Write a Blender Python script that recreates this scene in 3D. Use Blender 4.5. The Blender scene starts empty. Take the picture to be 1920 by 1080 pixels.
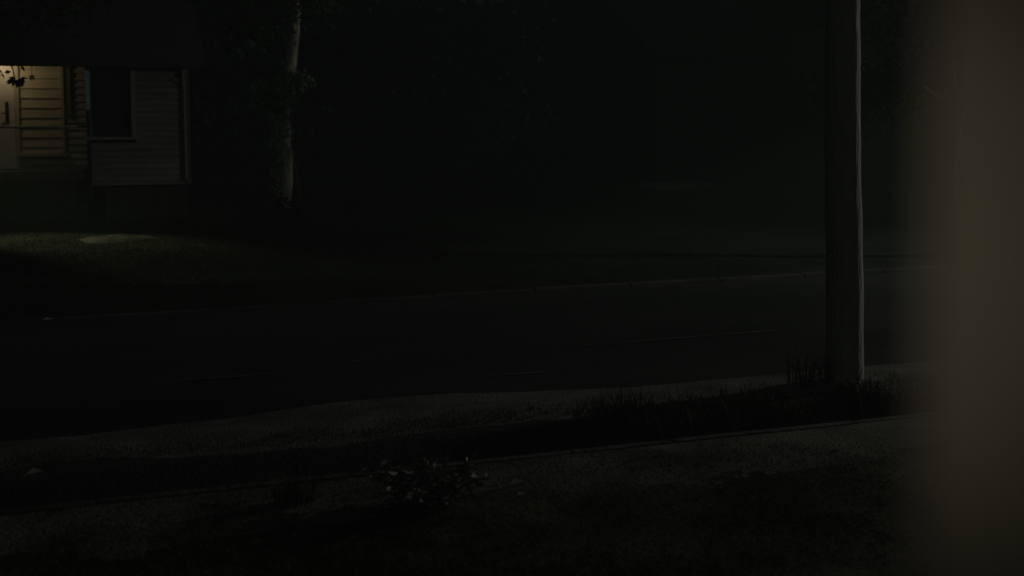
import bpy, math, random
from mathutils import Vector, Matrix
R = math.radians
random.seed(7)
S = bpy.context.scene

# ---------------------------------------------------------------- camera
F = 2200.0; PITCH = R(5.0); HEAD = R(70.0); CAM = Vector((0.0, 0.0, 2.5)); HORIZON = 215.0
PPY = HORIZON + F * math.tan(PITCH)                 # principal point row on the 1920x1080 frame
cd = bpy.data.cameras.new('camera'); cam = bpy.data.objects.new('camera', cd); S.collection.objects.link(cam)
cd.sensor_width = 36.0; cd.lens = F / 1920.0 * 36.0
cd.shift_y = (PPY - 540.0) / 1920.0
cd.clip_start = 0.05; cd.clip_end = 600.0
cd.dof.use_dof = True; cd.dof.focus_distance = 11.5; cd.dof.aperture_fstop = 1.4
FWD = Vector((math.cos(HEAD) * math.cos(PITCH), math.sin(HEAD) * math.cos(PITCH), -math.sin(PITCH)))
RIGHT = Vector((math.sin(HEAD), -math.cos(HEAD), 0.0)); UP = RIGHT.cross(FWD)
M = Matrix((RIGHT, UP, -FWD)).transposed()
cam.matrix_world = Matrix.Translation(CAM) @ M.to_4x4()
S.camera = cam
S.render.resolution_x = 1024; S.render.resolution_y = 576

# ---------------------------------------------------------------- world, moon fill, exposure
MOON_EL, MOON_AZ = R(48), R(205)
w = bpy.data.worlds.new('World'); S.world = w; w.use_nodes = True
nt = w.node_tree; sky = nt.nodes.new('ShaderNodeTexSky'); sky.sky_type = 'NISHITA'; sky.sun_disc = False
sky.sun_elevation = MOON_EL; sky.sun_rotation = MOON_AZ
bg = nt.nodes['Background']; nt.links.new(sky.outputs[0], bg.inputs[0]); bg.inputs[1].default_value = 0.0004
ld = bpy.data.lights.new('moon_fill', 'SUN'); ld.energy = 0.03; ld.angle = R(35); ld.color = (0.86, 1.0, 0.95)  # unseen moon, added as a weak broad fill to lift the darks
moon = bpy.data.objects.new('moon_fill', ld); S.collection.objects.link(moon)
moon.rotation_euler = Vector((0.30, 0.75, -0.62)).to_track_quat('-Z', 'Y').to_euler()
S.view_settings.view_transform = 'Standard'; S.view_settings.look = 'None'
S.view_settings.exposure = 0.0; S.view_settings.gamma = 1.0
S.cycles.use_adaptive_sampling = False
S.cycles.use_denoising = True
S.cycles.max_bounces = 5; S.cycles.diffuse_bounces = 3

# ---------------------------------------------------------------- helpers
def ray(px, py):
    return (FWD + RIGHT * ((px - 960.0) / F) - UP * ((py - PPY) / F))
def ground(px, py, z=0.0):
    r = ray(px, py); return CAM + r * ((z - CAM.z) / r.z)
def atY(px, py, Y):
    r = ray(px, py); return CAM + r * ((Y - CAM.y) / r.y)
def XatY(px, Y, py=215): return atY(px, py, Y).x
def ZatY(py, Y, px=200): return atY(px, py, Y).z

class MB:
    def __init__(s): s.v = []; s.f = []
    def quad(s, a, b, c, d):
        n = len(s.v); s.v += [tuple(a), tuple(b), tuple(c), tuple(d)]; s.f.append((n, n+1, n+2, n+3))
    def box(s, x0, x1, y0, y1, z0, z1):
        n = len(s.v)
        s.v += [(x0,y0,z0),(x1,y0,z0),(x1,y1,z0),(x0,y1,z0),(x0,y0,z1),(x1,y0,z1),(x1,y1,z1),(x0,y1,z1)]
        for q in ((0,3,2,1),(4,5,6,7),(0,1,5,4),(1,2,6,5),(2,3,7,6),(3,0,4,7)): s.f.append(tuple(n+i for i in q))
        return s
    def tube(s, pts, rads, n=10, caps=True):
        pts = [Vector(p) for p in pts]; base = len(s.v); k = len(pts)
        for i, p in enumerate(pts):
            t = (pts[min(i+1,k-1)] - pts[max(i-1,0)]).normalized()
            a = t.cross(Vector((0,1,0.01)) if abs(t.y) < .9 else Vector((1,0,0))).normalized(); b = t.cross(a)
            for j in range(n):
                th = 2*math.pi*j/n; s.v.append(tuple(p + (a*math.cos(th) + b*math.sin(th))*rads[i]))
        for i in range(k-1):
            for j in range(n):
                s.f.append((base+i*n+j, base+i*n+(j+1)%n, base+(i+1)*n+(j+1)%n, base+(i+1)*n+j))
        if caps:
            s.f.append(tuple(base+j for j in range(n-1,-1,-1))); s.f.append(tuple(base+(k-1)*n+j for j in range(n)))
        return s
    def leaf(s, p, d, side, L, W, fold=.25):
        d = Vector(d).normalized(); side = Vector(side); side = (side - d*side.dot(d)).normalized(); nrm = d.cross(side)
        n = len(s.v); p = Vector(p); m = p + d*L*.45
        s.v += [tuple(p), tuple(m + side*W*.5 + nrm*W*fold), tuple(p + d*L), tuple(m - side*W*.5 + nrm*W*fold), tuple(m - nrm*W*.02)]
        s.f += [(n, n+1, n+4), (n+1, n+2, n+4), (n, n+4, n+3), (n+4, n+2, n+3)]
    def build(s, name, mat, parent=None, smooth=False, bevel=0.0):
        me = bpy.data.meshes.new(name); me.from_pydata(s.v, [], s.f); me.update()
        o = bpy.data.objects.new(name, me); S.collection.objects.link(o)
        if mat: me.materials.append(mat)
        if smooth: me.polygons.foreach_set('use_smooth', [True]*len(me.polygons))
        if bevel:
            b = o.modifiers.new('bevel', 'BEVEL'); b.width = bevel; b.segments = 2
        if parent:
            o.parent = parent; o.matrix_parent_inverse = parent.matrix_world.inverted() if False else Matrix.Translation(-parent.location)
        return o

def tag(o, label=None, cat=None, group=None, kind=None):
    if label: o['label'] = label
    if cat: o['category'] = cat
    if group: o['group'] = group
    if kind: o['kind'] = kind
    return o
def thing(name, loc, label, cat, group=None):
    o = bpy.data.objects.new(name, None); S.collection.objects.link(o); o.location = loc; o.empty_display_size = .2
    return tag(o, label, cat, group)
def structure(o): o['kind'] = 'structure'; return o

def mat(name, c1, c2=None, scale=4.0, rough=.85, bump=0.0, bscale=30.0, stretch=(1,1,1), metal=0.0, detail=6, lo=.35, hi=.65, spec=.3, c3=None):
    m = bpy.data.materials.new(name); m.use_nodes = True; t = m.node_tree; b = t.nodes['Principled BSDF']
    b.inputs['Roughness'].default_value = rough; b.inputs['Metallic'].default_value = metal
    b.inputs['Specular IOR Level'].default_value = spec
    tc = t.nodes.new('ShaderNodeTexCoord'); mp = t.nodes.new('ShaderNodeMapping'); mp.inputs['Scale'].default_value = stretch
    t.links.new(tc.outputs['Object'], mp.inputs[0])
    if c2:
        nz = t.nodes.new('ShaderNodeTexNoise'); nz.inputs['Scale'].default_value = scale; nz.inputs['Detail'].default_value = detail
        nz.inputs['Roughness'].default_value = .65
        rp = t.nodes.new('ShaderNodeValToRGB'); rp.color_ramp.elements[0].position = lo; rp.color_ramp.elements[1].position = hi
        rp.color_ramp.elements[0].color = (*c1, 1); rp.color_ramp.elements[1].color = (*c2, 1)
        if c3:
            e = rp.color_ramp.elements.new((lo+hi)/2); e.color = (*c3, 1)
        t.links.new(mp.outputs[0], nz.inputs['Vector']); t.links.new(nz.outputs['Fac'], rp.inputs[0]); t.links.new(rp.outputs[0], b.inputs['Base Color'])
    else: b.inputs['Base Color'].default_value = (*c1, 1)
    if bump:
        nb = t.nodes.new('ShaderNodeTexNoise'); nb.inputs['Scale'].default_value = bscale; nb.inputs['Detail'].default_value = 8
        bp = t.nodes.new('ShaderNodeBump'); bp.inputs['Strength'].default_value = bump; bp.inputs['Distance'].default_value = .03
        t.links.new(mp.outputs[0], nb.inputs['Vector']); t.links.new(nb.outputs['Fac'], bp.inputs['Height']); t.links.new(bp.outputs[0], b.inputs['Normal'])
    return m

def leafmat(name, c1, c2, rough=.5, spec=.4):
    m = mat(name, c1, c2, scale=9.0, rough=rough, spec=spec)
    return m

MT = dict(
    soil = mat('lawn ground', (.022,.026,.015), (.085,.082,.054), 1.1, .95, .6, 25, c3=(.042,.046,.026), spec=.03),
    verge = mat('gravel verge', (.065,.069,.058), (.18,.177,.152), 1.1, .95, .9, 40, spec=.05, c3=(.12,.12,.102)),
    asphalt = mat('asphalt', (.018,.020,.019), (.042,.042,.039), .55, .82, .5, 60, stretch=(.35,1,1), spec=.04, c3=(.028,.030,.029)),
    farlawn = mat('dimmed far lawn ground', (.010,.013,.008), (.028,.028,.019), .9, .95, .6, 20, spec=.02, c3=(.018,.020,.013)),  # darker than the near lawn; the far lawn's dimness is put into its colour
    edge = mat('worn lawn edge', (.05,.053,.038), (.165,.16,.125), 1.3, .95, .7, 35, spec=.03, c3=(.105,.104,.08)),
    ditch = mat('shade-dark ditch soil', (.014,.015,.012), (.034,.034,.026), 3, .95, .7, 30),  # soil darkened so the ditch bank looks in shade
    marking = mat('worn line', (.04,.04,.037), (.22,.21,.175), 2.2, .8, .4, 60, stretch=(1.2,6,1), lo=.45, hi=.75),
    concrete = mat('concrete', (.16,.16,.15), (.30,.29,.27), 3, .9, .5, 40),
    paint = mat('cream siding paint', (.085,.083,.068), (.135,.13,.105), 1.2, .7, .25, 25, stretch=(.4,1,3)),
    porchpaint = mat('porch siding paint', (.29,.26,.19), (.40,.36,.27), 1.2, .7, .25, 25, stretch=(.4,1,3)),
    trim = mat('trim paint', (.12,.117,.095), (.18,.173,.142), 5, .6, .2, 40),
    trimbluelit = mat('blue-lit casing paint', (.20,.25,.25), (.30,.37,.37), 5, .6, .2, 40),  # bluish light on the left casing, put into the paint colour
    white = mat('white door paint', (.46,.43,.355), (.56,.53,.45), 3, .5, .1, 20),
    board = mat('blind boards', (.37,.325,.22), (.50,.44,.31), 2.5, .7, .3, 30, stretch=(.3,1,5)),
    darkwood = mat('dark timber', (.014,.013,.011), (.034,.031,.026), 5, .85, .4, 30),
    deck = mat('deck boards', (.035,.031,.025), (.08,.07,.055), 5, .85, .4, 30, stretch=(4,.5,1)),
    foundation = mat('foundation block', (.012,.012,.011), (.028,.028,.026), 4, .95, .5, 30),
    roof = mat('shingles', (.02,.02,.02), (.04,.038,.036), 12, .95, .6, 30),
    glass = mat('window glass', (.012,.014,.015), rough=.12, spec=.5),
    metal = mat('dull metal', (.18,.19,.19), (.28,.29,.28), 6, .45, .1, 30, metal=.4),
    pole = mat('weathered pole wood', (.24,.235,.205), (.36,.35,.305), 9, .9, .9, 16, stretch=(2.2,2.2,.35), lo=.3, hi=.7),
    bark = mat('pale bark', (.20,.20,.155), (.56,.54,.42), 11, .95, 1.0, 14, stretch=(1.5,1.5,.5)),
    darkbark = mat('dark bark', (.05,.045,.035), (.10,.09,.07), 7, .95, 1.0, 14, stretch=(1.5,1.5,.5)),
    ivy = leafmat('ivy leaf', (.10,.125,.07), (.25,.28,.18)),
    leaf = leafmat('leaf', (.025,.035,.02), (.045,.06,.03), .8, .1),
    bush = leafmat('bush leaf', (.06,.07,.05), (.20,.21,.16), .6, .3),
    grass = leafmat('grass blade', (.06,.07,.04), (.11,.115,.07), .9, .02),
    farleaf = leafmat('far foliage', (.03,.038,.028), (.045,.053,.038), .95, .0),
    dryleaf = mat('dry leaf', (.16,.15,.11), (.30,.28,.22), 30, .6),
    column = mat('beige column paint', (.40,.345,.27), (.46,.40,.31), 6, .65, .08, 50),
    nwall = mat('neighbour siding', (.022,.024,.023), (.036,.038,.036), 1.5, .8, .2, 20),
    soilpile = mat('bare dirt', (.022,.024,.014), (.07,.064,.042), 5, .95, .8, 20),
    bulb = mat('bulb', (.8,.7,.5)),
)
b = MT['bulb'].node_tree.nodes['Principled BSDF']; b.inputs['Emission Color'].default_value = (1,.8,.5,1); b.inputs['Emission Strength'].default_value = 4.0

# ---------------------------------------------------------------- ground
def fbm(x, y):
    return (math.sin(x*1.7+y*.9)*.5 + math.sin(x*.6-y*2.3+1.3)*.4 + math.sin(x*4.1+y*3.7+.5)*.2 + math.sin(x*7.3-y*6.1)*.12)
def sst(a, b, x):
    t = min(1, max(0, (x-a)/(b-a))); return t*t*(3-2*t)
Y_EDGE, Y_DITCH, Y_ROAD0, Y_ROAD1 = 7.58, 8.6, 9.72, 15.5
def terr(x, y):
    n = fbm(x, y)
    if y <= Y_EDGE: return .10 + .012*n*sst(Y_EDGE, Y_EDGE-.4, y)
    if y < Y_ROAD0 - .1:
        h = -.34 + (.34 + .01*n)*sst(8.18, Y_DITCH + .1*math.sin(x*.9) , y)
        return h + (.03 + .02*n)*sst(8.6, 8.9, y)*(1-sst(9.2, 9.6, y))
    if y <= Y_ROAD1 + .1: return -.06
    h = .05*sst(Y_ROAD1+.1, Y_ROAD1+.8, y) + .02*n
    t = (1-sst(1.0, 5.0, x))
    h += t*.24*sst(18.6, 20.4, y + .5*math.sin(x*.5))
    return h
def steps(segs):
    out = []
    for a, b_, d in segs:
        n = max(1, int(round((b_-a)/d)))
        out += [a + (b_-a)*i/n for i in range(n)]
    return out + [segs[-1][1]]
xs = steps([(-90,-12,6),(-12,22,.12),(22,140,6)])
ys = steps([(-20,3,2),(3,6.4,.25),(6.4,7.55,.07),(7.55,7.58,.03),(7.58,7.6,.02),(7.6,8.5,.05),(8.5,8.95,.02),(8.95,9.7,.1),(9.7,15.5,.8),(15.5,16.4,.15),(16.4,28,.3),(28,160,6)])
g = MB(); nx = len(xs)
for y in ys:
    for x in xs: g.v.append((x, y, terr(x, y)))
for j in range(len(ys)-1):
    for i in range(nx-1): g.f.append((j*nx+i, j*nx+i+1, (j+1)*nx+i+1, (j+1)*nx+i))
go = g.build('ground', MT['soil'], smooth=True); structure(go)
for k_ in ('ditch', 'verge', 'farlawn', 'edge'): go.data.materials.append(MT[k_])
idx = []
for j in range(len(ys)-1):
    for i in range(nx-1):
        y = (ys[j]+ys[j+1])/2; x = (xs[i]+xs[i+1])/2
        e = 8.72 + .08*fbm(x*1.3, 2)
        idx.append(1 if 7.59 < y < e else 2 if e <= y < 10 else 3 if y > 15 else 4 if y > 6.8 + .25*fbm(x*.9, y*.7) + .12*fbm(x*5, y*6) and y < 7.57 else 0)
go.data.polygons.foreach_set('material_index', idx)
# verge edge spills unevenly over the asphalt
v = MB(); xx = steps([(-30,-10,1),(-10,20,.12),(20,60,1)])
for x in xx:
    bulge = .42*math.exp(-((x-2.6)/1.5)**2) + .05*fbm(x*.8, 0) + .03*fbm(x*3.1, 5)
    v.v += [(x, 9.42, terr(x, 9.42)-.03), (x, 9.55+bulge*.3, -.008), (x, 9.72+bulge, -.0365)]
for i in range(len(xx)-1):
    for k in range(2): v.f.append((i*3+k, i*3+3+k, i*3+4+k, i*3+1+k))
structure(v.build('gravel_edge', MT['verge'], smooth=True))
# road sheet
r = MB(); rx = steps([(-90,-15,5),(-15,25,.5),(25,140,5)]); ry = steps([(9.5,15.5,.4)])
for y in ry:
    for x in rx: r.v.append((x, y, -.04 + .02*math.sin((y-9.5)/6*math.pi) + .004*fbm(x*.7, y)))
for j in range(len(ry)-1):
    for i in range(len(rx)-1): r.f.append((j*len(rx)+i, j*len(rx)+i+1, (j+1)*len(rx)+i+1, (j+1)*len(rx)+i))
structure(r.build('road', MT['asphalt'], smooth=True))
def roadz(y): return -.04 + .02*math.sin((y-9.5)/6*math.pi)
mk = MB()
def streak(x0, x1, y, wd):
    n = int((x1-x0)/.15)+1; ok = False
    for i in range(n+1):
        x = x0 + (x1-x0)*i/n; e = min(1, i/3, (n-i)/3)
        yy = y + .03*math.sin(x*1.1) + .012*fbm(x*5, 1); ww = wd*(.35+.65*e)*(.7+.3*fbm(x*3, 9))
        mk.v += [(x, yy-ww/2, roadz(yy)+.016), (x, yy+ww/2, roadz(yy)+.016)]
        if ok: k = len(mk.v); mk.f.append((k-4, k-2, k-1, k-3))
        ok = True
for (p0, p1, wd) in (((1080,646),(1500,626),.05), ((640,682),(742,676),.05), ((900,706),(1050,697),.06), ((280,722),(560,703),.06), ((60,748),(135,743),.05)):
    a = ground(*p0, z=-.03); c = ground(*p1, z=-.03); streak(a.x, c.x, (a.y+c.y)/2, wd)
structure(mk.build('road_marking', MT['marking']))
# kerbs: a low edging at the near lawn and a concrete kerb across the road
k = MB()
for x in steps([(-30,60,1.5)])[:-1]:
    k.box(x, x+1.49, Y_ROAD1, Y_ROAD1+.16, -.1, -.025+.05*sst(1.0,6.5,x)+.006*fbm(x, 3))  # kerb sinks leftwards; the fading of its lit line is built into the height
structure(k.build('kerb', mat('dark kerb', (.018,.018,.017), (.075,.075,.068), .5, .95, .5, 40, lo=.45, hi=.7), bevel=.02))
k = MB()
for x in steps([(-12,20,.8)])[:-1]:
    k.box(x, x+.797, 7.51+.008*fbm(x*2,1), 7.595, -.36, .112+.005*fbm(x, 8))
structure(k.build('lawn_edging', mat('lawn edging', (.025,.028,.02), (.085,.082,.064), 5, .95, .8, 30), bevel=.012))

# ---------------------------------------------------------------- house across the road
YF, YB = 26.3, 27.6                                  # front of the wing and of the deck; back wall of the porch
zf = lambda py: ZatY(py, YF, 200); zb = lambda py: ZatY(py, YB, 80)
xf = lambda px, py=250: atY(px, py, YF).x
xb = lambda px, py=230: atY(px, py, YB).x
DECK, WBOT = zf(320), zf(348)
XL, XP, XR = xf(-330), xf(166), xf(354)
EAVE = zf(126); TOP = EAVE + .25
house = thing('clapboard_house', (XP, YF, 0), 'cream clapboard house across the road with a raised porch lit by a warm lamp', 'house')
EXPO = .135
def siding(mb, x0, x1, z0, z1, Y, expo=EXPO, phase=0.0, lap=.028):
    z = math.floor((z0-phase)/expo)*expo + phase
    while z < z1 - .005:
        a, c = max(z, z0), min(z+expo, z1)
        if c - a > .01:
            ya = Y - lap*(1-(a-z)/expo) - .004; yc = Y - lap*(1-(c-z)/expo) - .004
            n = 4; seg = [(x0+(x1-x0)*i/n, .0025*math.sin(z*37+i*1.9)) for i in range(n+1)]
            for i in range(n):
                (xa, da), (xc, dc) = seg[i], seg[i+1]
                mb.quad((xa,ya+da,a),(xc,ya+dc,a),(xc,yc,c),(xa,yc,c))
                mb.quad((xa,Y+.002,a),(xc,Y+.002,a),(xc,ya+dc,a),(xa,ya+da,a))
        z += expo
# wing wall with its window opening
wx0, wx1, wz0, wz1 = xf(171), xf(248), zf(257), zf(-10) if False else zf(257)+1.75
wx1 = xf(247)
wz1 = min(wz1, EAVE-.02) if False else wz1
s = MB()
siding(s, XP, wx0-.09, WBOT, TOP, YF); siding(s, wx1+.09, XR-.08, WBOT, TOP, YF)
siding(s, wx0-.09, wx1+.09, WBOT, wz0-.12, YF); siding(s, wx0-.09, wx1+.09, min(wz1+.1, TOP-.02), TOP, YF)
s.build('wall', MT['paint'], house)
cb = MB(); cb.box(XR-.08, XR+.03, YF-.03, YF+8, WBOT, TOP); cb.build('corner_board', mat('corner board paint', (.05,.049,.04), (.08,.077,.064), 3, .7), house)
# solid body behind, side and porch back
bd = MB(); bd.box(XP+.02, wx0-.09, YF+.004, YF+7.8, WBOT, TOP); bd.box(wx1+.09, XR-.081, YF+.004, YF+7.8, WBOT, TOP)
bd.box(wx0-.089, wx1+.089, YF+.35, YF+7.8, WBOT, TOP); bd.box(XL, XP+.019, YB+.004, YF+7.7, DECK-.1, TOP+.3); bd.build('wall_core', MT['darkwood'], house)
# window of the wing: casing, sashes, pane, sill
win = MB(); ct = wz1
win.box(wx1, wx1+.088, YF-.045, YF+.1, wz0, ct); win.box(wx0, wx1, YF-.04, YF+.1, ct-.1, ct)
wo = win.build('window', MT['trim'], house, bevel=.006)
c = MB(); c.box(wx0-.088, wx0, YF-.05, YF+.1, wz0, ct); co = c.build('casing', MT['trimbluelit'], wo); co.matrix_parent_inverse = Matrix.Identity(4); co.parent = house
sl = MB(); sl.box(wx0-.13, wx1+.12, YF-.10, YF+.1, wz0-.055, wz0-.001); sl.build('sill', MT['trim'], house, bevel=.008)
sa = MB(); mz = zf(170)
sa.box(wx0+.002, wx0+.045, YF+.03, YF+.07, wz0+.05, ct-.102); sa.box(wx1-.045, wx1-.002, YF+.03, YF+.07, wz0+.05, ct-.102)
sa.box(wx0+.046, wx1-.046, YF+.02, YF+.07, mz-.02, mz+.02); sa.box(wx0+.002, wx1-.002, YF+.03, YF+.07, wz0+.001, wz0+.049)
sa.build('sash', MT['darkwood'], house)
pn = MB(); pn.box(wx0+.01, wx1-.01, YF+.075, YF+.08, wz0+.01, ct-.11); pn.build('pane', MT['glass'], house)
for nm in ('casing', 'sill', 'sash', 'pane'):
    o = bpy.data.objects[nm]; o.parent = wo; o.matrix_parent_inverse = Matrix.Identity(4)
    # vertices are in world space and the window carries the house offset already
    o.matrix_parent_inverse = (Matrix.Identity(4))
# foundation and roof
fo = MB(); fo.box(XP+.3, XR-.03, YF+.12, YF+7.5, -.1, WBOT-.002); fo.box(XL+.2, XP+.299, YF+.35, YF+7.4, -.1, DECK-.17); fo.build('foundation', MT['foundation'], house)
rf = MB(); OV = .42
a = [(XL-.3, YF-OV, EAVE+.16), (XR+.35, YF-OV, EAVE+.16), (XR+.35, YF+4, EAVE+2.6), (XL-.3, YF+4, EAVE+2.6), (XR+.35, YF+8.4, EAVE+.16), (XL-.3, YF+8.4, EAVE+.16)]
rf.quad(a[0], a[1], a[2], a[3]); rf.quad(a[3], a[2], a[4], a[5])
rf.v += [(XR, YF, EAVE+.4), (XR, YF+4, EAVE+2.5), (XR, YF+8, EAVE+.4)]; n_ = len(rf.v); rf.f.append((n_-3, n_-2, n_-1))
ro = rf.build('roof', MT['roof'], house); sm = ro.modifiers.new('thick', 'SOLIDIFY'); sm.thickness = .08; sm.offset = -1
fa = MB(); fa.box(XL-.3, XR+.35, YF-OV+.0, YF-OV+.03, EAVE-.0, EAVE+.155); fa.build('fascia', MT['darkwood'], house)
so = MB(); so.box(XL-.29, XR+.3, YF-OV+.031, YF-.03, EAVE+.02, EAVE+.04); so.box(XL, XP-.01, YF-.02, YF+.12, EAVE+.0, EAVE+.35); so.box(XL, XP-.01, YF+.121, YB-.03, EAVE+.36, EAVE+.38); so.build('soffit', MT['darkwood'], house)
# porch back wall: door, boarded window, siding and trim
dx0, dx1 = xb(-70), xb(28)
bx0, bx1, bz0 = xb(38), xb(115), zb(287)
q0, q1 = xb(128), xb(132)
s = MB(); PT = EAVE + .36
ZT = zb(292)
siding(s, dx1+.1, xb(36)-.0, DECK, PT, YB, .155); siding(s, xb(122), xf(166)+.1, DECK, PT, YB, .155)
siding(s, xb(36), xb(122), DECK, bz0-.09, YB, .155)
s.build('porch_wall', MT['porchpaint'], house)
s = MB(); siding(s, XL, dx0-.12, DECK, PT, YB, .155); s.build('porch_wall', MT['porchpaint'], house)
tb = MB(); tb.box(q0, q1+.02, YB-.06, YB-.034, zb(219), PT); tb.build('trim_board', MT['trim'], house)
dr = MB(); dr.box(dx0, dx1, YB-.02, YB+.02, DECK+.01, PT)
for (za, zc) in ((DECK+.2, DECK+.85), (DECK+1.05, DECK+1.95)):
    for (xa, xc) in ((dx0+.14, (dx0+dx1)/2-.05), ((dx0+dx1)/2+.05, dx1-.34)): dr.box(xa, xc, YB-.03, YB-.0205, za, zc)
do = dr.build('door', MT['white'], house, bevel=.006)
hd = MB(); hx = xb(14); hd.box(hx-.035, hx+.035, YB-.045, YB-.021, zb(228), zb(191)); hd.tube([(hx,YB-.046,zb(212)),(hx,YB-.10,zb(212))],[.014,.014],8); hd.tube([(hx+.0,YB-.10,zb(212)),(hx-.11,YB-.10,zb(213))],[.013,.011],8)
ho = hd.build('door_handle', MT['darkwood'], do); ho.matrix_parent_inverse = Matrix.Identity(4)
dc = MB(); dc.box(dx1+.005, dx1+.095, YB-.05, YB, DECK+.01, PT); dc.box(dx0-.115, dx0-.005, YB-.05, YB, DECK+.01, PT)
dco = dc.build('door_casing', MT['board'], house)
bf = MB(); bf.box(xb(36), bx0, YB-.05, YB+.02, bz0, PT); bf.box(bx1, xb(121.5), YB-.055, YB+.02, bz0, PT)
bfo = bf.build('window', MT['board'], house, bevel=.005)
bs = MB(); bs.box(xb(31), xb(126), YB-.10, YB, bz0-.07, bz0-.002); o = bs.build('sill', MT['board'], bfo); o.matrix_parent_inverse = Matrix.Identity(4)
bb = MB(); z = bz0+.002; PH = (zb(146)-zb(164.5)); i = 0
ph0 = zb(221.5) - PH*4
z = ph0
while z < PT:
    za = max(z+.005, bz0+.001); zc = z+PH-.003
    if zc > za+.01:
        bb.quad((bx0+.002,YB-.018,za),(bx1-.002,YB-.018,za),(bx1-.002,YB+.004,zc),(bx0+.002,YB+.004,zc))
        bb.quad((bx0+.002,YB+.03,za),(bx1-.002,YB+.03,za),(bx1-.002,YB-.018,za),(bx0+.002,YB-.018,za))
    z += PH
o = bb.build('slatted_blind', MT['board'], bfo); o.matrix_parent_inverse = Matrix.Identity(4)
bk = MB(); bk.box(bx0+.001, bx1-.001, YB+.035, YB+.05, bz0, PT)
o = bk.build('pane', MT['glass'], bfo); o.matrix_parent_inverse = Matrix.Identity(4)
# porch deck, rail, newel post, downspout, brackets
d = MB(); x = XL
while x < XP-.14:
    d.box(x, x+.134, YF, YB-.06, DECK-.035, DECK+.002*math.sin(x*9)); x += .14
d.build('porch_deck', MT['deck'], house)
d = MB(); d.box(XL, XP-.005, YF-.02, YF+.03, DECK-.2, DECK-.036); d.build('deck_rim', MT['deck'], house)
d = MB(); x = XL
while x < XP-.1: d.box(x, x+.09, YF+.06, YF+.085, .02, DECK-.205); x += .105
d.build('deck_skirt', MT['darkwood'], house)
rl = MB(); zr = zf(237); rl.tube([(XL, YF+.06, zr),(XP-.9,YF+.06,zr-.012),(XP, YF+.06, zr)], [.027]*3, 8); ra = rl.build('porch_rail', mat('worn rail paint', (.10,.09,.07), (.20,.18,.14), 4, .6), house, smooth=True)
nw = MB(); nw.box(XP-.035, XP+.045, YF-.0701, YF+.02, DECK-.6, zf(206)); o = nw.build('newel_post', MT['darkwood'], ra, bevel=.01); o.matrix_parent_inverse = Matrix.Identity(4)
dn = MB(); xd = xf(344, 150); dn.box(xd-.04, xd+.04, YF-.105, YF-.035, zf(157), EAVE+.02); dn.tube([(xd,YF-.07,zf(157)),(xd,YF-.065,WBOT+.1)],[.028,.028],8)
dn.build('downspout', mat('grey downspout paint', (.10,.10,.09), (.16,.16,.145), 6, .6), house)
bx = MB(); xq = xf(330,148); bx.box(xq-.055, xq+.055, YF-.06, YF-.02, zf(150.5), zf(146)); bx.build('cable_bracket', MT['trim'], house)
hk = MB(); hxx = xb(61.5, 140); hk.tube([(hxx,YB-.5,EAVE+.37),(hxx,YB-.5,zb(143))],[.006,.006],6)
for dx in (-.03, 0, .03): hk.tube([(hxx+dx,YB-.5,zb(146)),(hxx+dx,YB-.5,zb(150.5)-abs(dx))],[.012,.012],6)
hk.box(hxx-.05,hxx+.05,YB-.52,YB-.48,zb(146),zb(143)); chime_bm = hk
ch = chime_bm.build('wind_chime', MT['darkwood']); tag(ch, 'small dark wind chime hanging from the porch ceiling beside the door', 'wind chime')
# porch lamp, hidden above the beam as in the picture
lx, ly, lz = xb(0, 130), YB-.52, EAVE+.21
lm = MB(); lm.tube([(lx,ly,EAVE+.358),(lx,ly,EAVE+.33)],[.09,.09],14); lo = lm.build('porch_lamp', MT['metal'], house)
lb = MB(); lb.tube([(lx,ly,EAVE+.33),(lx,ly,EAVE+.30),(lx,ly,EAVE+.27)],[.03,.045,.02],12); o = lb.build('bulb', MT['bulb'], lo, smooth=True); o.matrix_parent_inverse = Matrix.Identity(4)
def lamp(name, kind, loc, energy, color, size=.05, aim=None, spot=None, blend=1.0):
    l = bpy.data.lights.new(name, kind); l.energy = energy; l.color = color; l.shadow_soft_size = size
    o = bpy.data.objects.new(name, l); S.collection.objects.link(o); o.location = loc
    if aim is not None: o.rotation_euler = (Vector(aim)-Vector(loc)).to_track_quat('-Z','Y').to_euler()
    if spot: l.spot_size = spot; l.spot_blend = blend
    return o
lamp('porch_light', 'POINT', (lx, ly, lz), 9.5, (1.0,.77,.47), .05)
# added unseen lamp at the left house end; its cone makes the lit lawn
lawn_aim = ground(135, 452, .3); yl = Vector((XL+.6, YF-.55, EAVE-.1))
ym = MB(); ym.box(yl.x-.08, yl.x+.08, yl.y+.06, yl.y+.14, yl.z-.05, yl.z+.1); ym.build('added_lawn_lamp', MT['metal'], house)
lamp('added_lawn_spot', 'SPOT', yl, 950.0, (1.0,.98,.56), .08, lawn_aim, R(31), .95)
# bare dirt mound by the foundation
p = ground(215, 443, .36); dm = MB(); nn = 26
for j in range(9):
    for i in range(nn):
        th = 2*math.pi*i/nn; rr = j/8
        hx = .68*rr*(1+.18*math.sin(3*th+1)); hy = .5*rr*(1+.2*math.sin(2*th))
        dm.v.append((p.x+hx*math.cos(th), p.y+hy*math.sin(th), terr(p.x,p.y)-.02 + .075*(1-rr**2)*(1+.45*fbm(hx*8*math.cos(th),hy*9*math.sin(th)))))
for j in range(8):
    for i in range(nn): dm.f.append((j*nn+i, j*nn+(i+1)%nn, (j+1)*nn+(i+1)%nn, (j+1)*nn+i))
tag(dm.build('dirt_mound', MT['soilpile'], smooth=True), 'low pale mound of bare dirt on the lawn below the house wall', 'dirt mound')

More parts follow.
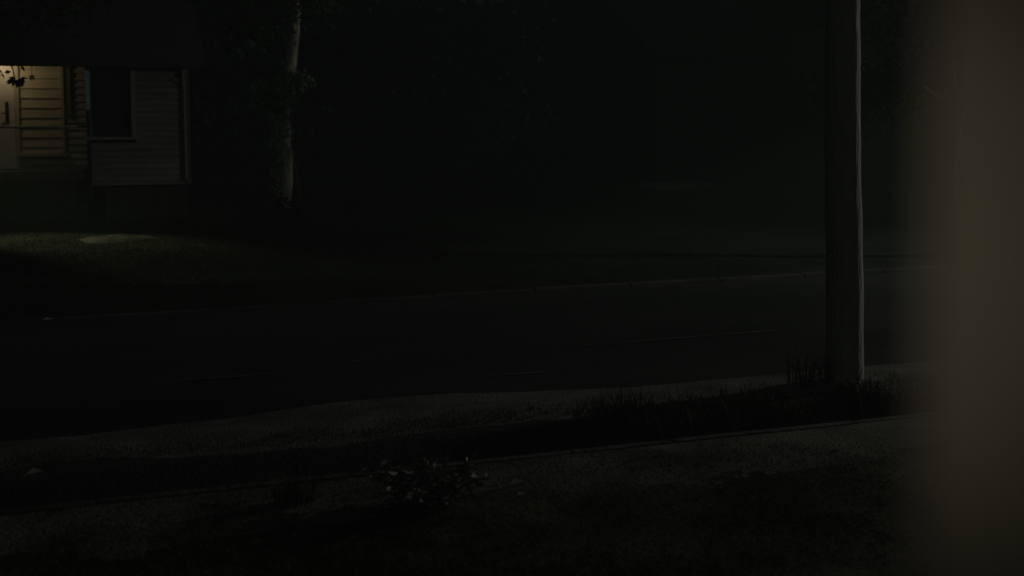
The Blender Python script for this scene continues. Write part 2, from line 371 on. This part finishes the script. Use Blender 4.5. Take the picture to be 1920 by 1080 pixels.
# ---------------------------------------------------------------- ivy tree beside the house
tp = ground(536, 452, .05); tY = tp.y
P = lambda px, py, dy=0: atY(px, py, tY+dy)
tree = thing('ivy_tree', tp, 'slender tree beside the house with pale bark and ivy climbing its trunk', 'tree')
t = MB()
t.tube([tp-Vector((0,0,.2)), P(531,420), P(532,380), P(536,340), P(536,300), P(531,250), P(530,210), P(532,175), P(538,150), P(546,120), P(552,60), P(556,0), P(560,-120)],
       [.20,.15,.14,.165,.175,.15,.13,.12,.12,.11,.10,.09,.06], 14)
trunk = t.build('trunk', MT['bark'], tree, smooth=True)
t = MB(); t.tube([P(544,262,-.05), P(549,300,-.08), P(556,338,-.1), P(563,372,-.12), P(568,430,-.12)], [.06,.055,.045,.035,.03], 8)
t.build('leaning_stem', MT['darkbark'], tree, smooth=True)
limbm = mat('dark limb bark', (.02,.019,.015), (.05,.045,.035), 7, .95, .8, 14)
for q in ([P(534,170),P(515,150),P(490,135),P(455,90)], [P(556,0),P(520,-40),P(480,-90)]):
    t = MB(); t.tube(q, [.06,.05,.04,.02][:len(q)], 7); t.build('limb', limbm, tree, smooth=True)
iv = MB()
def rv(): return Vector((random.gauss(0,1), random.gauss(0,1), random.gauss(0,1))).normalized()
def ivycl(px, py, sx, sy, n, L=.09):
    for _ in range(n):
        q = P(random.gauss(px, sx), random.gauss(py, sy), random.uniform(-.28, -.02)); dd = rv(); dd.z -= .5; dd.y -= .5
        iv.leaf(q, dd, rv(), random.uniform(.6,1.2)*L, random.uniform(.6,1.1)*L*.8)
for py in range(165, 400, 5): ivycl(514+ (py-250)*.03 + 5*math.sin(py*.11), py, 4.5, 4, 9 if py < 330 else 5)
for py in range(142, 290, 5): ivycl(532, py, 9, 4, 16 if py < 230 else 8)
for py in range(300, 390, 8): ivycl(530, py, 7, 4, 3)
ivycl(547,150,15,9,330,.11); ivycl(486,166,11,7,150,.11); ivycl(505,188,9,9,130,.11); ivycl(536,180,7,9,130,.11); ivycl(498,175,10,8,40)
iv.build('ivy', MT['ivy'], tree)
cr = MB()
for (px, py, n, sx) in ((455,55,400,30),(600,-30,500,34),(530,10,700,45),(480,-80,700,50),(640,-80,600,45),(560,-140,900,60),(430,-10,400,35)):
    for _ in range(n):
        q = P(random.gauss(px,sx), min(112, random.gauss(py,sx*.7)), random.gauss(0,.6)); dd = rv(); dd.z -= .4
        cr.leaf(q, dd, rv(), random.uniform(.08,.15), random.uniform(.05,.09))
cr.build('crown', MT['leaf'], tree)

# ---------------------------------------------------------------- street tree left of the frame; its lowest twig hangs before the door
sY = 18.0; Q = lambda px, py, dy=0: atY(px, py, sY+dy)
sp = Q(-230, 215); sp.z = 0.1
st = thing('street_tree', sp, 'dark street tree whose leafy twig hangs in front of the lit door', 'tree')
t = MB(); t.tube([sp-Vector((0,0,.2)), sp+Vector((.05,0,1.2)), sp+Vector((.1,0,3)), sp+Vector((.3,0,5)), sp+Vector((.5,.1,7.5))], [.26,.2,.18,.14,.05], 12); t.build('trunk', MT['darkbark'], st, smooth=True)
t = MB(); t.tube([sp+Vector((.1,0,3.1)), Q(-130,40), Q(-40,60), Q(10,95), Q(24,130), Q(29,152)], [.08,.06,.04,.02,.009,.005], 7)
t.tube([Q(-40,60), Q(40,30), Q(110,10), Q(170,-20)], [.035,.025,.015,.008], 6)
t.tube([sp+Vector((.3,0,4.6)), Q(-100,-120), Q(0,-160), Q(90,-150)], [.07,.05,.03,.01], 6)
t.build('limb', MT['darkbark'], st, smooth=True)
cr = MB()
for (a0, dx, dy, L, W) in ((20,-12,14,.10,.045),(22,-16,8,.10,.045),(26,-6,16,.11,.05),(29,0,14,.10,.06),(31,10,8,.10,.05),(33,14,-2,.09,.045),(27,-10,-2,.09,.045),(31,5,12,.10,.06),(34,9,5,.08,.05),(28,3,17,.085,.045),(24,-13,16,.08,.04)):
    q = Q(a0+3, 148); e = Q(a0+3+dx, 148+dy); dd = e-q + Vector((0,random.uniform(-.04,.04),0)); cr.leaf(q, dd, (random.uniform(-.4,.4), -.2, 1), L*1.15, W*1.2)
for _ in range(14):
    q = Q(random.gauss(34,3.2), random.gauss(158,3.2)); cr.leaf(q, rv(), rv(), .07, .05)
for (px,py,n,s_) in ((0,140,8,4),(2,60,200,28),(80,20,260,34),(150,-10,200,30),(-60,20,400,40),(-20,-100,700,60),(80,-120,500,50),(-140,-40,700,70),(-220,-160,900,90)):
    for _ in range(n):
        q = Q(random.gauss(px,s_), min(136, random.gauss(py,s_*.7)), random.gauss(0,.5)); dd = rv(); dd.z -= .5; cr.leaf(q, dd, rv(), random.uniform(.07,.12), random.uniform(.04,.06))
cr.build('crown', MT['leaf'], st)

# ---------------------------------------------------------------- tree added behind the column so its crown shades the far lawn
rp = Vector((14.0, 16.4, .1))
rt = thing('added_shade_tree', rp, 'added bushy shade tree across the road, mostly hidden behind the beige column', 'tree')
t = MB(); t.tube([rp-Vector((0,0,.2)), rp+Vector((0,0,1.5)), rp+Vector((.1,-.1,3.2)), rp+Vector((.1,-.2,5.2))], [.2,.15,.12,.04], 10); t.build('trunk', MT['darkbark'], rt, smooth=True)
t = MB()
for (dx,dy,dz) in ((.8,-1.2,3.9),(-.6,1.4,3.7),(.4,.9,4.8),(-.8,-.5,4.9),(0,2.0,3.6)): t.tube([rp+Vector((.05,-.05,2.4)), rp+Vector((dx*.5,dy*.5,dz*.82)), rp+Vector((dx,dy,dz))], [.07,.05,.015], 6)
t.build('limb', MT['darkbark'], rt, smooth=True)
cr = MB()
for (dx,dy,dz,sx,sz,n) in ((0,-1.3,4.5,.6,.55,1100),(0,-.4,4.9,.7,.6,1300),(0,.5,4.2,.6,.5,1000),(.1,1.3,3.0,.5,.25,700),(0,2.1,2.7,.5,.22,600),(.2,-.9,3.8,.5,.4,700)):
    for _ in range(n):
        q = rp + Vector((dx+random.gauss(0,sx), dy+random.gauss(0,sx), dz+random.gauss(0,sz))); dd = rv(); dd.z -= .4; cr.leaf(q, dd, rv(), random.uniform(.1,.2), random.uniform(.07,.12))
cr.build('crown', leafmat('shade tree leaf', (.010,.014,.008), (.022,.03,.016), .9, .02), rt)

# ---------------------------------------------------------------- utility pole
pb = ground(1584, 722, -.0); pY = pb.y
U = lambda px, py: atY(px, py, pY)
pole = thing('utility_pole', pb, 'thick wooden utility pole on the near verge with a lit right edge', 'utility pole')
b0 = pb - Vector((0,0,.3)); b1 = U(1580, 138); dirn = (b1-pb).normalized()
pts = []; rds = []
for i in range(90):
    h = i*.105; pts.append(pb + dirn*h + Vector((.004*math.sin(h*2.1), .003*math.sin(h*3.3+1), 0))); rds.append(.172 - .006*h + .0022*math.sin(h*9) + random.uniform(-.0012,.0012))
pts[0] = b0
t = MB(); t.tube(pts, rds, 40); t.build('shaft', MT['pole'], pole, smooth=True)
tz = pb + dirn*8.6
t = MB(); t.box(tz.x-.06, tz.x+.06, tz.y-1.2, tz.y+1.2, tz.z-.06, tz.z+.06); t.build('crossarm', MT['darkwood'], pole)
for dy in (-1.0, -.5, .5, 1.0):
    t = MB(); t.tube([(tz.x,tz.y+dy,tz.z+.06),(tz.x,tz.y+dy,tz.z+.12),(tz.x,tz.y+dy,tz.z+.2)],[.02,.05,.03],10); t.build('insulator', MT['metal'], pole, smooth=True)

# ---------------------------------------------------------------- street lamp, down the road outside the frame
sl0 = Vector((25.0, 16.2, 0)); hd0 = Vector((24.6, 12.2, 6.2))
slm = thing('street_lamp', sl0, 'tall grey street lamp by the road beyond the right edge', 'street lamp')
t = MB(); t.tube([sl0, sl0+Vector((0,0,5.8)), Vector((24.9,15.4,6.4)), Vector((24.6,12.4,6.5))], [.1,.07,.05,.04], 10); t.build('mast', MT['metal'], slm, smooth=True)
t = MB(); t.box(24.45,24.75,11.85,12.5,6.4,6.5); t.build('lamp_head', MT['metal'], slm, bevel=.03)
lamp('street_light', 'SPOT', hd0, 2900.0, (.98,1.0,.88), .35, (4.0, 9.5, 0.5), R(112), .7)

# ---------------------------------------------------------------- plants
def stem_plant(name, base, n, h, spread, L, W, m, label, cat, group=None, droop=.4, sm=None):
    o = thing(name, base, label, cat, group); st_ = MB(); lf = MB()
    for i in range(n):
        th = random.uniform(0, 2*math.pi); rr = random.uniform(.2,1)*spread; hh = h*random.uniform(.5,1)
        a = Vector(base) + Vector((math.cos(th), math.sin(th), 0))*rr*.25; top = Vector(base) + Vector((math.cos(th)*rr, math.sin(th)*rr, hh))
        mid = (a+top)/2 + Vector((0,0,hh*.15)); st_.tube([a-Vector((0,0,.03)), mid, top], [.006,.005,.003], 5)
        for k_ in range(7):
            f_ = .25 + .75*k_/6; q = a.lerp(mid, f_*2) if f_ < .5 else mid.lerp(top, f_*2-1)
            d_ = rv(); d_.z = abs(d_.z)*.5 - droop*random.uniform(0,1); lf.leaf(q, d_, rv(), L*random.uniform(.6,1.15), W*random.uniform(.7,1.1))
    st_.build('stem', MT['darkbark'], o); lf.build('foliage', m, o); return o
bp_ = ground(792, 950, .1)
stem_plant('leafy_bush', bp_, 50, .27, .42, .095, .04, MT['bush'], 'broad leafy bush with shiny leaves at the front edge of the near lawn', 'bush')
def cg(): return max(-1.7, min(1.7, random.gauss(0,1)))
sb_ = ground(512, 455, .05); shm = leafmat('dark shrub leaf', (.012,.017,.010), (.026,.034,.02), .9, .02)
sh = thing('dark_shrub', sb_, 'low dark shrub on the lawn at the foot of the ivy tree', 'shrub'); lf = MB(); tw = MB()
for _ in range(2600):
    q = rv(); k_ = random.random()**.4*(1+.15*math.sin(q.x*5)); lf.leaf(Vector((sb_.x+q.x*k_*.72, sb_.y-.2+q.y*k_*.4, max(.1, (.36+q.z*k_*.46) + .12*math.sin(q.x*7)))), rv(), rv(), random.uniform(.05,.10), random.uniform(.04,.07))
for _ in range(24):
    q = rv(); tw.tube([sb_+Vector((q.x*.15,-.2,-.05)), sb_+Vector((q.x*.4,q.y*.2-.2,.3)), sb_+Vector((q.x*.66,q.y*.36-.2,.3+abs(q.z)*.38))], [.012,.008,.004], 5)
lf.build('foliage', shm, sh); tw.build('stem', MT['darkbark'], sh)
def blades(mb, base, n, spread, h, w=.006, lean=.5):
    for _ in range(n):
        b_ = Vector(base) + Vector((cg()*spread, cg()*spread*.6, -.01)); th = random.uniform(0,6.283)
        hh = h*random.uniform(.4,1.1); ld_ = hh*lean*random.uniform(.1,1); sx_, sy_ = math.sin(th)*w, -math.cos(th)*w
        m_ = b_ + Vector((math.cos(th)*ld_*.35, math.sin(th)*ld_*.35, hh*.6)); e_ = b_ + Vector((math.cos(th)*ld_, math.sin(th)*ld_, hh))
        k_ = len(mb.v); mb.v += [(b_.x-sx_,b_.y-sy_,b_.z),(b_.x+sx_,b_.y+sy_,b_.z),(m_.x+sx_*.8,m_.y+sy_*.8,m_.z),(m_.x-sx_*.8,m_.y-sy_*.8,m_.z),tuple(e_)]
        mb.f += [(k_,k_+1,k_+2,k_+3),(k_+3,k_+2,k_+4)]
def weed(px, py, z, n, spread, h, label, w=.007):
    p_ = ground(px, py, z); p_.z = terr(p_.x, p_.y); mb = MB(); blades(mb, p_, n, spread, h, w*.75, 1.1)
    return tag(mb.build('weed_clump', MT['grass']), label, 'weeds', 'weed clumps along the ditch')
weed(1525, 728, 0, 110, .13, .36, 'tall thin weed clump left of the utility pole foot')
weed(1668, 792, -.1, 320, .26, .26, 'dense green weed clump right of the utility pole foot')
weed(1600, 745, 0, 220, .18, .20, 'low weed clump in front of the utility pole foot')
weed(1430, 815, -.2, 300, .30, .30, 'ragged weed clump in the ditch left of the utility pole')
weed(1290, 830, -.2, 240, .28, .26, 'wide weed clump in the ditch halfway between bush and pole')
weed(1165, 838, -.2, 240, .2, .30, 'ditch weed clump nearest to the leafy bush')
weed(548, 945, .1, 90, .07, .22, 'small lone weed tuft on the lawn left of the leafy bush')
weed(1700, 770, -.1, 300, .3, .5, 'tall weed clump beside the blurred beige column', .008)
# further weeds down the ditch, out of frame, that shade it
mb = MB()
for i in range(40): blades(mb, (9.0+i*.35, 8.25+random.gauss(0,.1), -.3), 90, .15, .6, .012, .9)
tag(mb.build('ditch_weeds', MT['grass']), kind='stuff')

def gfield(fn, n, h, w, test=None):
    mb = MB()
    for _ in range(n):
        q = fn()
        if q is None: continue
        q.z = terr(q.x, q.y); blades(mb, q, 3, .03, h*random.uniform(.6,1.3), w)
    return mb
def near():
    q = ground(random.uniform(-60,2000), random.uniform(835,1110)**1.0, .1)
    if q.y > 7.48: return None
    if random.random() < .25 + .5*(fbm(q.x*1.2, q.y*1.4) + .4*math.exp(-((q.x-2.6)/.9)**2-((q.y-7.15)/.4)**2)*2): return None
    return q
def vergef():
    q = Vector((random.uniform(-5, 12), 8.75 + abs(random.gauss(0,.16)), 0)); return q
def far():
    q = ground(random.uniform(-40,430)+random.gauss(0,40), random.uniform(436,500), .3); return q if q.y < 26.2 else None
def far2():
    q = ground(random.uniform(430,1950), random.uniform(440,545), .1); return q if 15.8 < q.y < 27 else None
mb = gfield(near, 9000, .03, .004); tag(mb.build('lawn_grass', MT['grass']), kind='stuff')
mb = gfield(vergef, 2000, .04, .004); tag(mb.build('verge_grass', MT['grass']), kind='stuff')
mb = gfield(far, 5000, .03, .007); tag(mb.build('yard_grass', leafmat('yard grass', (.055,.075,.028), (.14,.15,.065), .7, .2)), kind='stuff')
mb = gfield(far2, 2500, .035, .008); tag(mb.build('roadside_grass', leafmat('roadside blade', (.014,.018,.010), (.034,.035,.022), .9, .02)), kind='stuff')  # blades darkened like the far lawn, dim light put into the colour
# fallen leaves
for (px, py, z, L, lab) in ((90,602,-.03,.11,'pale scrap of leaf lying alone on the far side of the road'), (970,908,.11,.10,'pale dry leaf on the lawn right of the leafy bush'),
                        (66,896,.0,.13,'upper pale dry leaf at the left end of the verge'), (72,914,.02,.12,'lower pale dry leaf at the left end of the verge'), (978,930,.11,.07,'small dry leaf lowest on the lawn right of the bush')):
    q = ground(px, py, z); q.z = max(terr(q.x,q.y), roadz(q.y) if 9.7 < q.y < 15.5 else -9)+.025; lf = MB(); lf.leaf(q-Vector((L/2,0,0)), (1,.25,.05), (-.25,1,.35), L, L*.55, .3)
    tag(lf.build('fallen_leaf', MT['dryleaf']), lab, 'leaf', 'fallen leaves')

# ---------------------------------------------------------------- neighbouring houses and the wood behind
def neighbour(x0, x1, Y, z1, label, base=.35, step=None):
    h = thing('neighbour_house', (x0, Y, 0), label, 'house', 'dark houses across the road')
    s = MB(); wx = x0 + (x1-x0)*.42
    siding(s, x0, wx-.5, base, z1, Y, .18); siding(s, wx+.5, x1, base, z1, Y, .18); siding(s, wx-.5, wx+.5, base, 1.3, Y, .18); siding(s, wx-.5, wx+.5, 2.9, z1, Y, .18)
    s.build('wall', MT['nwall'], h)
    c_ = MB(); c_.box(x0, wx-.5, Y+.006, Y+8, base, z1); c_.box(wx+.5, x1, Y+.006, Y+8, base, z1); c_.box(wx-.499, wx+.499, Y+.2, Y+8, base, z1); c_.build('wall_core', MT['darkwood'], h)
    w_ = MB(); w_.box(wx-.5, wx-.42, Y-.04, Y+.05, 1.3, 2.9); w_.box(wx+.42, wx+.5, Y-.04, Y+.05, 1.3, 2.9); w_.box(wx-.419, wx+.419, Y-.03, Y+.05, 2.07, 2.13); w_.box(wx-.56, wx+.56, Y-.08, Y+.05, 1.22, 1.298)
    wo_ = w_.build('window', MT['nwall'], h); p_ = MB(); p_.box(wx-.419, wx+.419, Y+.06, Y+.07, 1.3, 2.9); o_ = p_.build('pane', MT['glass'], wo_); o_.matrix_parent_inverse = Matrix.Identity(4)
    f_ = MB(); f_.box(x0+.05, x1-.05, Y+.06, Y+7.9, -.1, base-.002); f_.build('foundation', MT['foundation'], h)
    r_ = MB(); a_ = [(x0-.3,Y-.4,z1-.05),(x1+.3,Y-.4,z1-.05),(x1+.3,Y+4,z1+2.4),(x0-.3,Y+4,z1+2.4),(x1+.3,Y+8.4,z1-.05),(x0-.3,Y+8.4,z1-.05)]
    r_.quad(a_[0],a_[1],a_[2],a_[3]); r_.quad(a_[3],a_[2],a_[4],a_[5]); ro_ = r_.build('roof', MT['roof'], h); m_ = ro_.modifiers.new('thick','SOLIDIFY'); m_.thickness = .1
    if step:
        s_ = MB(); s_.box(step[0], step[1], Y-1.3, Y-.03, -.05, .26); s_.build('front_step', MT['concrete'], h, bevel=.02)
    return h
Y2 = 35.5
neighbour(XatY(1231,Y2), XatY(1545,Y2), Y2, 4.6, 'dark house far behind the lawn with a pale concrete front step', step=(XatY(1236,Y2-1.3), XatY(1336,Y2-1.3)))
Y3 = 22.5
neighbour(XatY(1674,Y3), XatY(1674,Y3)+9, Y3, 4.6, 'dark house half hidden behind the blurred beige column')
wd = MB()
for _ in range(34000):
    x = random.uniform(-14, 62); y = random.uniform(44, 56); top = 9.5 + 2.2*math.sin(x*.33) + 1.3*math.sin(x*.9+1); z = top*random.random()**.8
    wd.leaf((x, y + 2*math.sin(x*.5), z), rv(), rv(), random.uniform(.4,.9), random.uniform(.3,.6))
for i in range(34):
    x = -12 + i*2.2 + random.uniform(-.6,.6); y = random.uniform(43.5, 54); wd.tube([(x,y,-.2),(x+random.uniform(-.3,.3),y,4),(x+random.uniform(-.6,.6),y,9)],[.2,.16,.08],7)
tag(wd.build('far_wood', MT['farleaf']), kind='stuff')

# ---------------------------------------------------------------- beige column beside the camera, and the porch it stands on
cx, cy = .37, .452
c0 = CAM + (FWD + RIGHT*((1730-960)/F)) * .40; cx, cy = c0.x, c0.y
pc = thing('porch_column', (cx+.07, cy-.07, .95), 'blurred beige painted porch column standing close at the right edge', 'column')
c = MB(); c.box(cx, cx+.14, cy-.14, cy, 1.10, 3.6); c.build('shaft', MT['column'], pc, bevel=.004)
c = MB(); c.box(cx-.03, cx+.17, cy-.17, cy+.03, .951, 1.099); c.build('base', MT['column'], pc, bevel=.008)
dk = MB(); y = -1.8
while y < .62: dk.box(-2.5, 2.5, y, y+.134, .9, .95); y += .14
dk.box(-2.5, 2.5, .5, .6, 0, .899); structure(dk.build('porch_floor', MT['deck']))
tgt = CAM + (FWD + RIGHT*((1840-960)/F) - UP*((430-PPY)/F)) * .48
wl = Vector((-.95, -.15, 2.52))
lamp('added_column_spot', 'SPOT', wl, 5.4, (1.0,.93,.755), .04, tgt, R(11.6), 1.0)  # unseen spot added here, cone narrowed to fade the column's top and bottom

# ---------------------------------------------------------------- thin added haze round everything, put in to lift the blacks
hz = MB().box(-95, 145, -22, 165, -1.4, 16.0); hm = bpy.data.materials.new('added haze'); hm.use_nodes = True; t = hm.node_tree; t.nodes.clear()
vo = t.nodes.new('ShaderNodeVolumePrincipled'); vo.inputs['Color'].default_value = (.84, 1, .94, 1); vo.inputs['Density'].default_value = .0038
ou = t.nodes.new('ShaderNodeOutputMaterial'); t.links.new(vo.outputs[0], ou.inputs['Volume'])
tag(hz.build('haze', hm), kind='stuff')
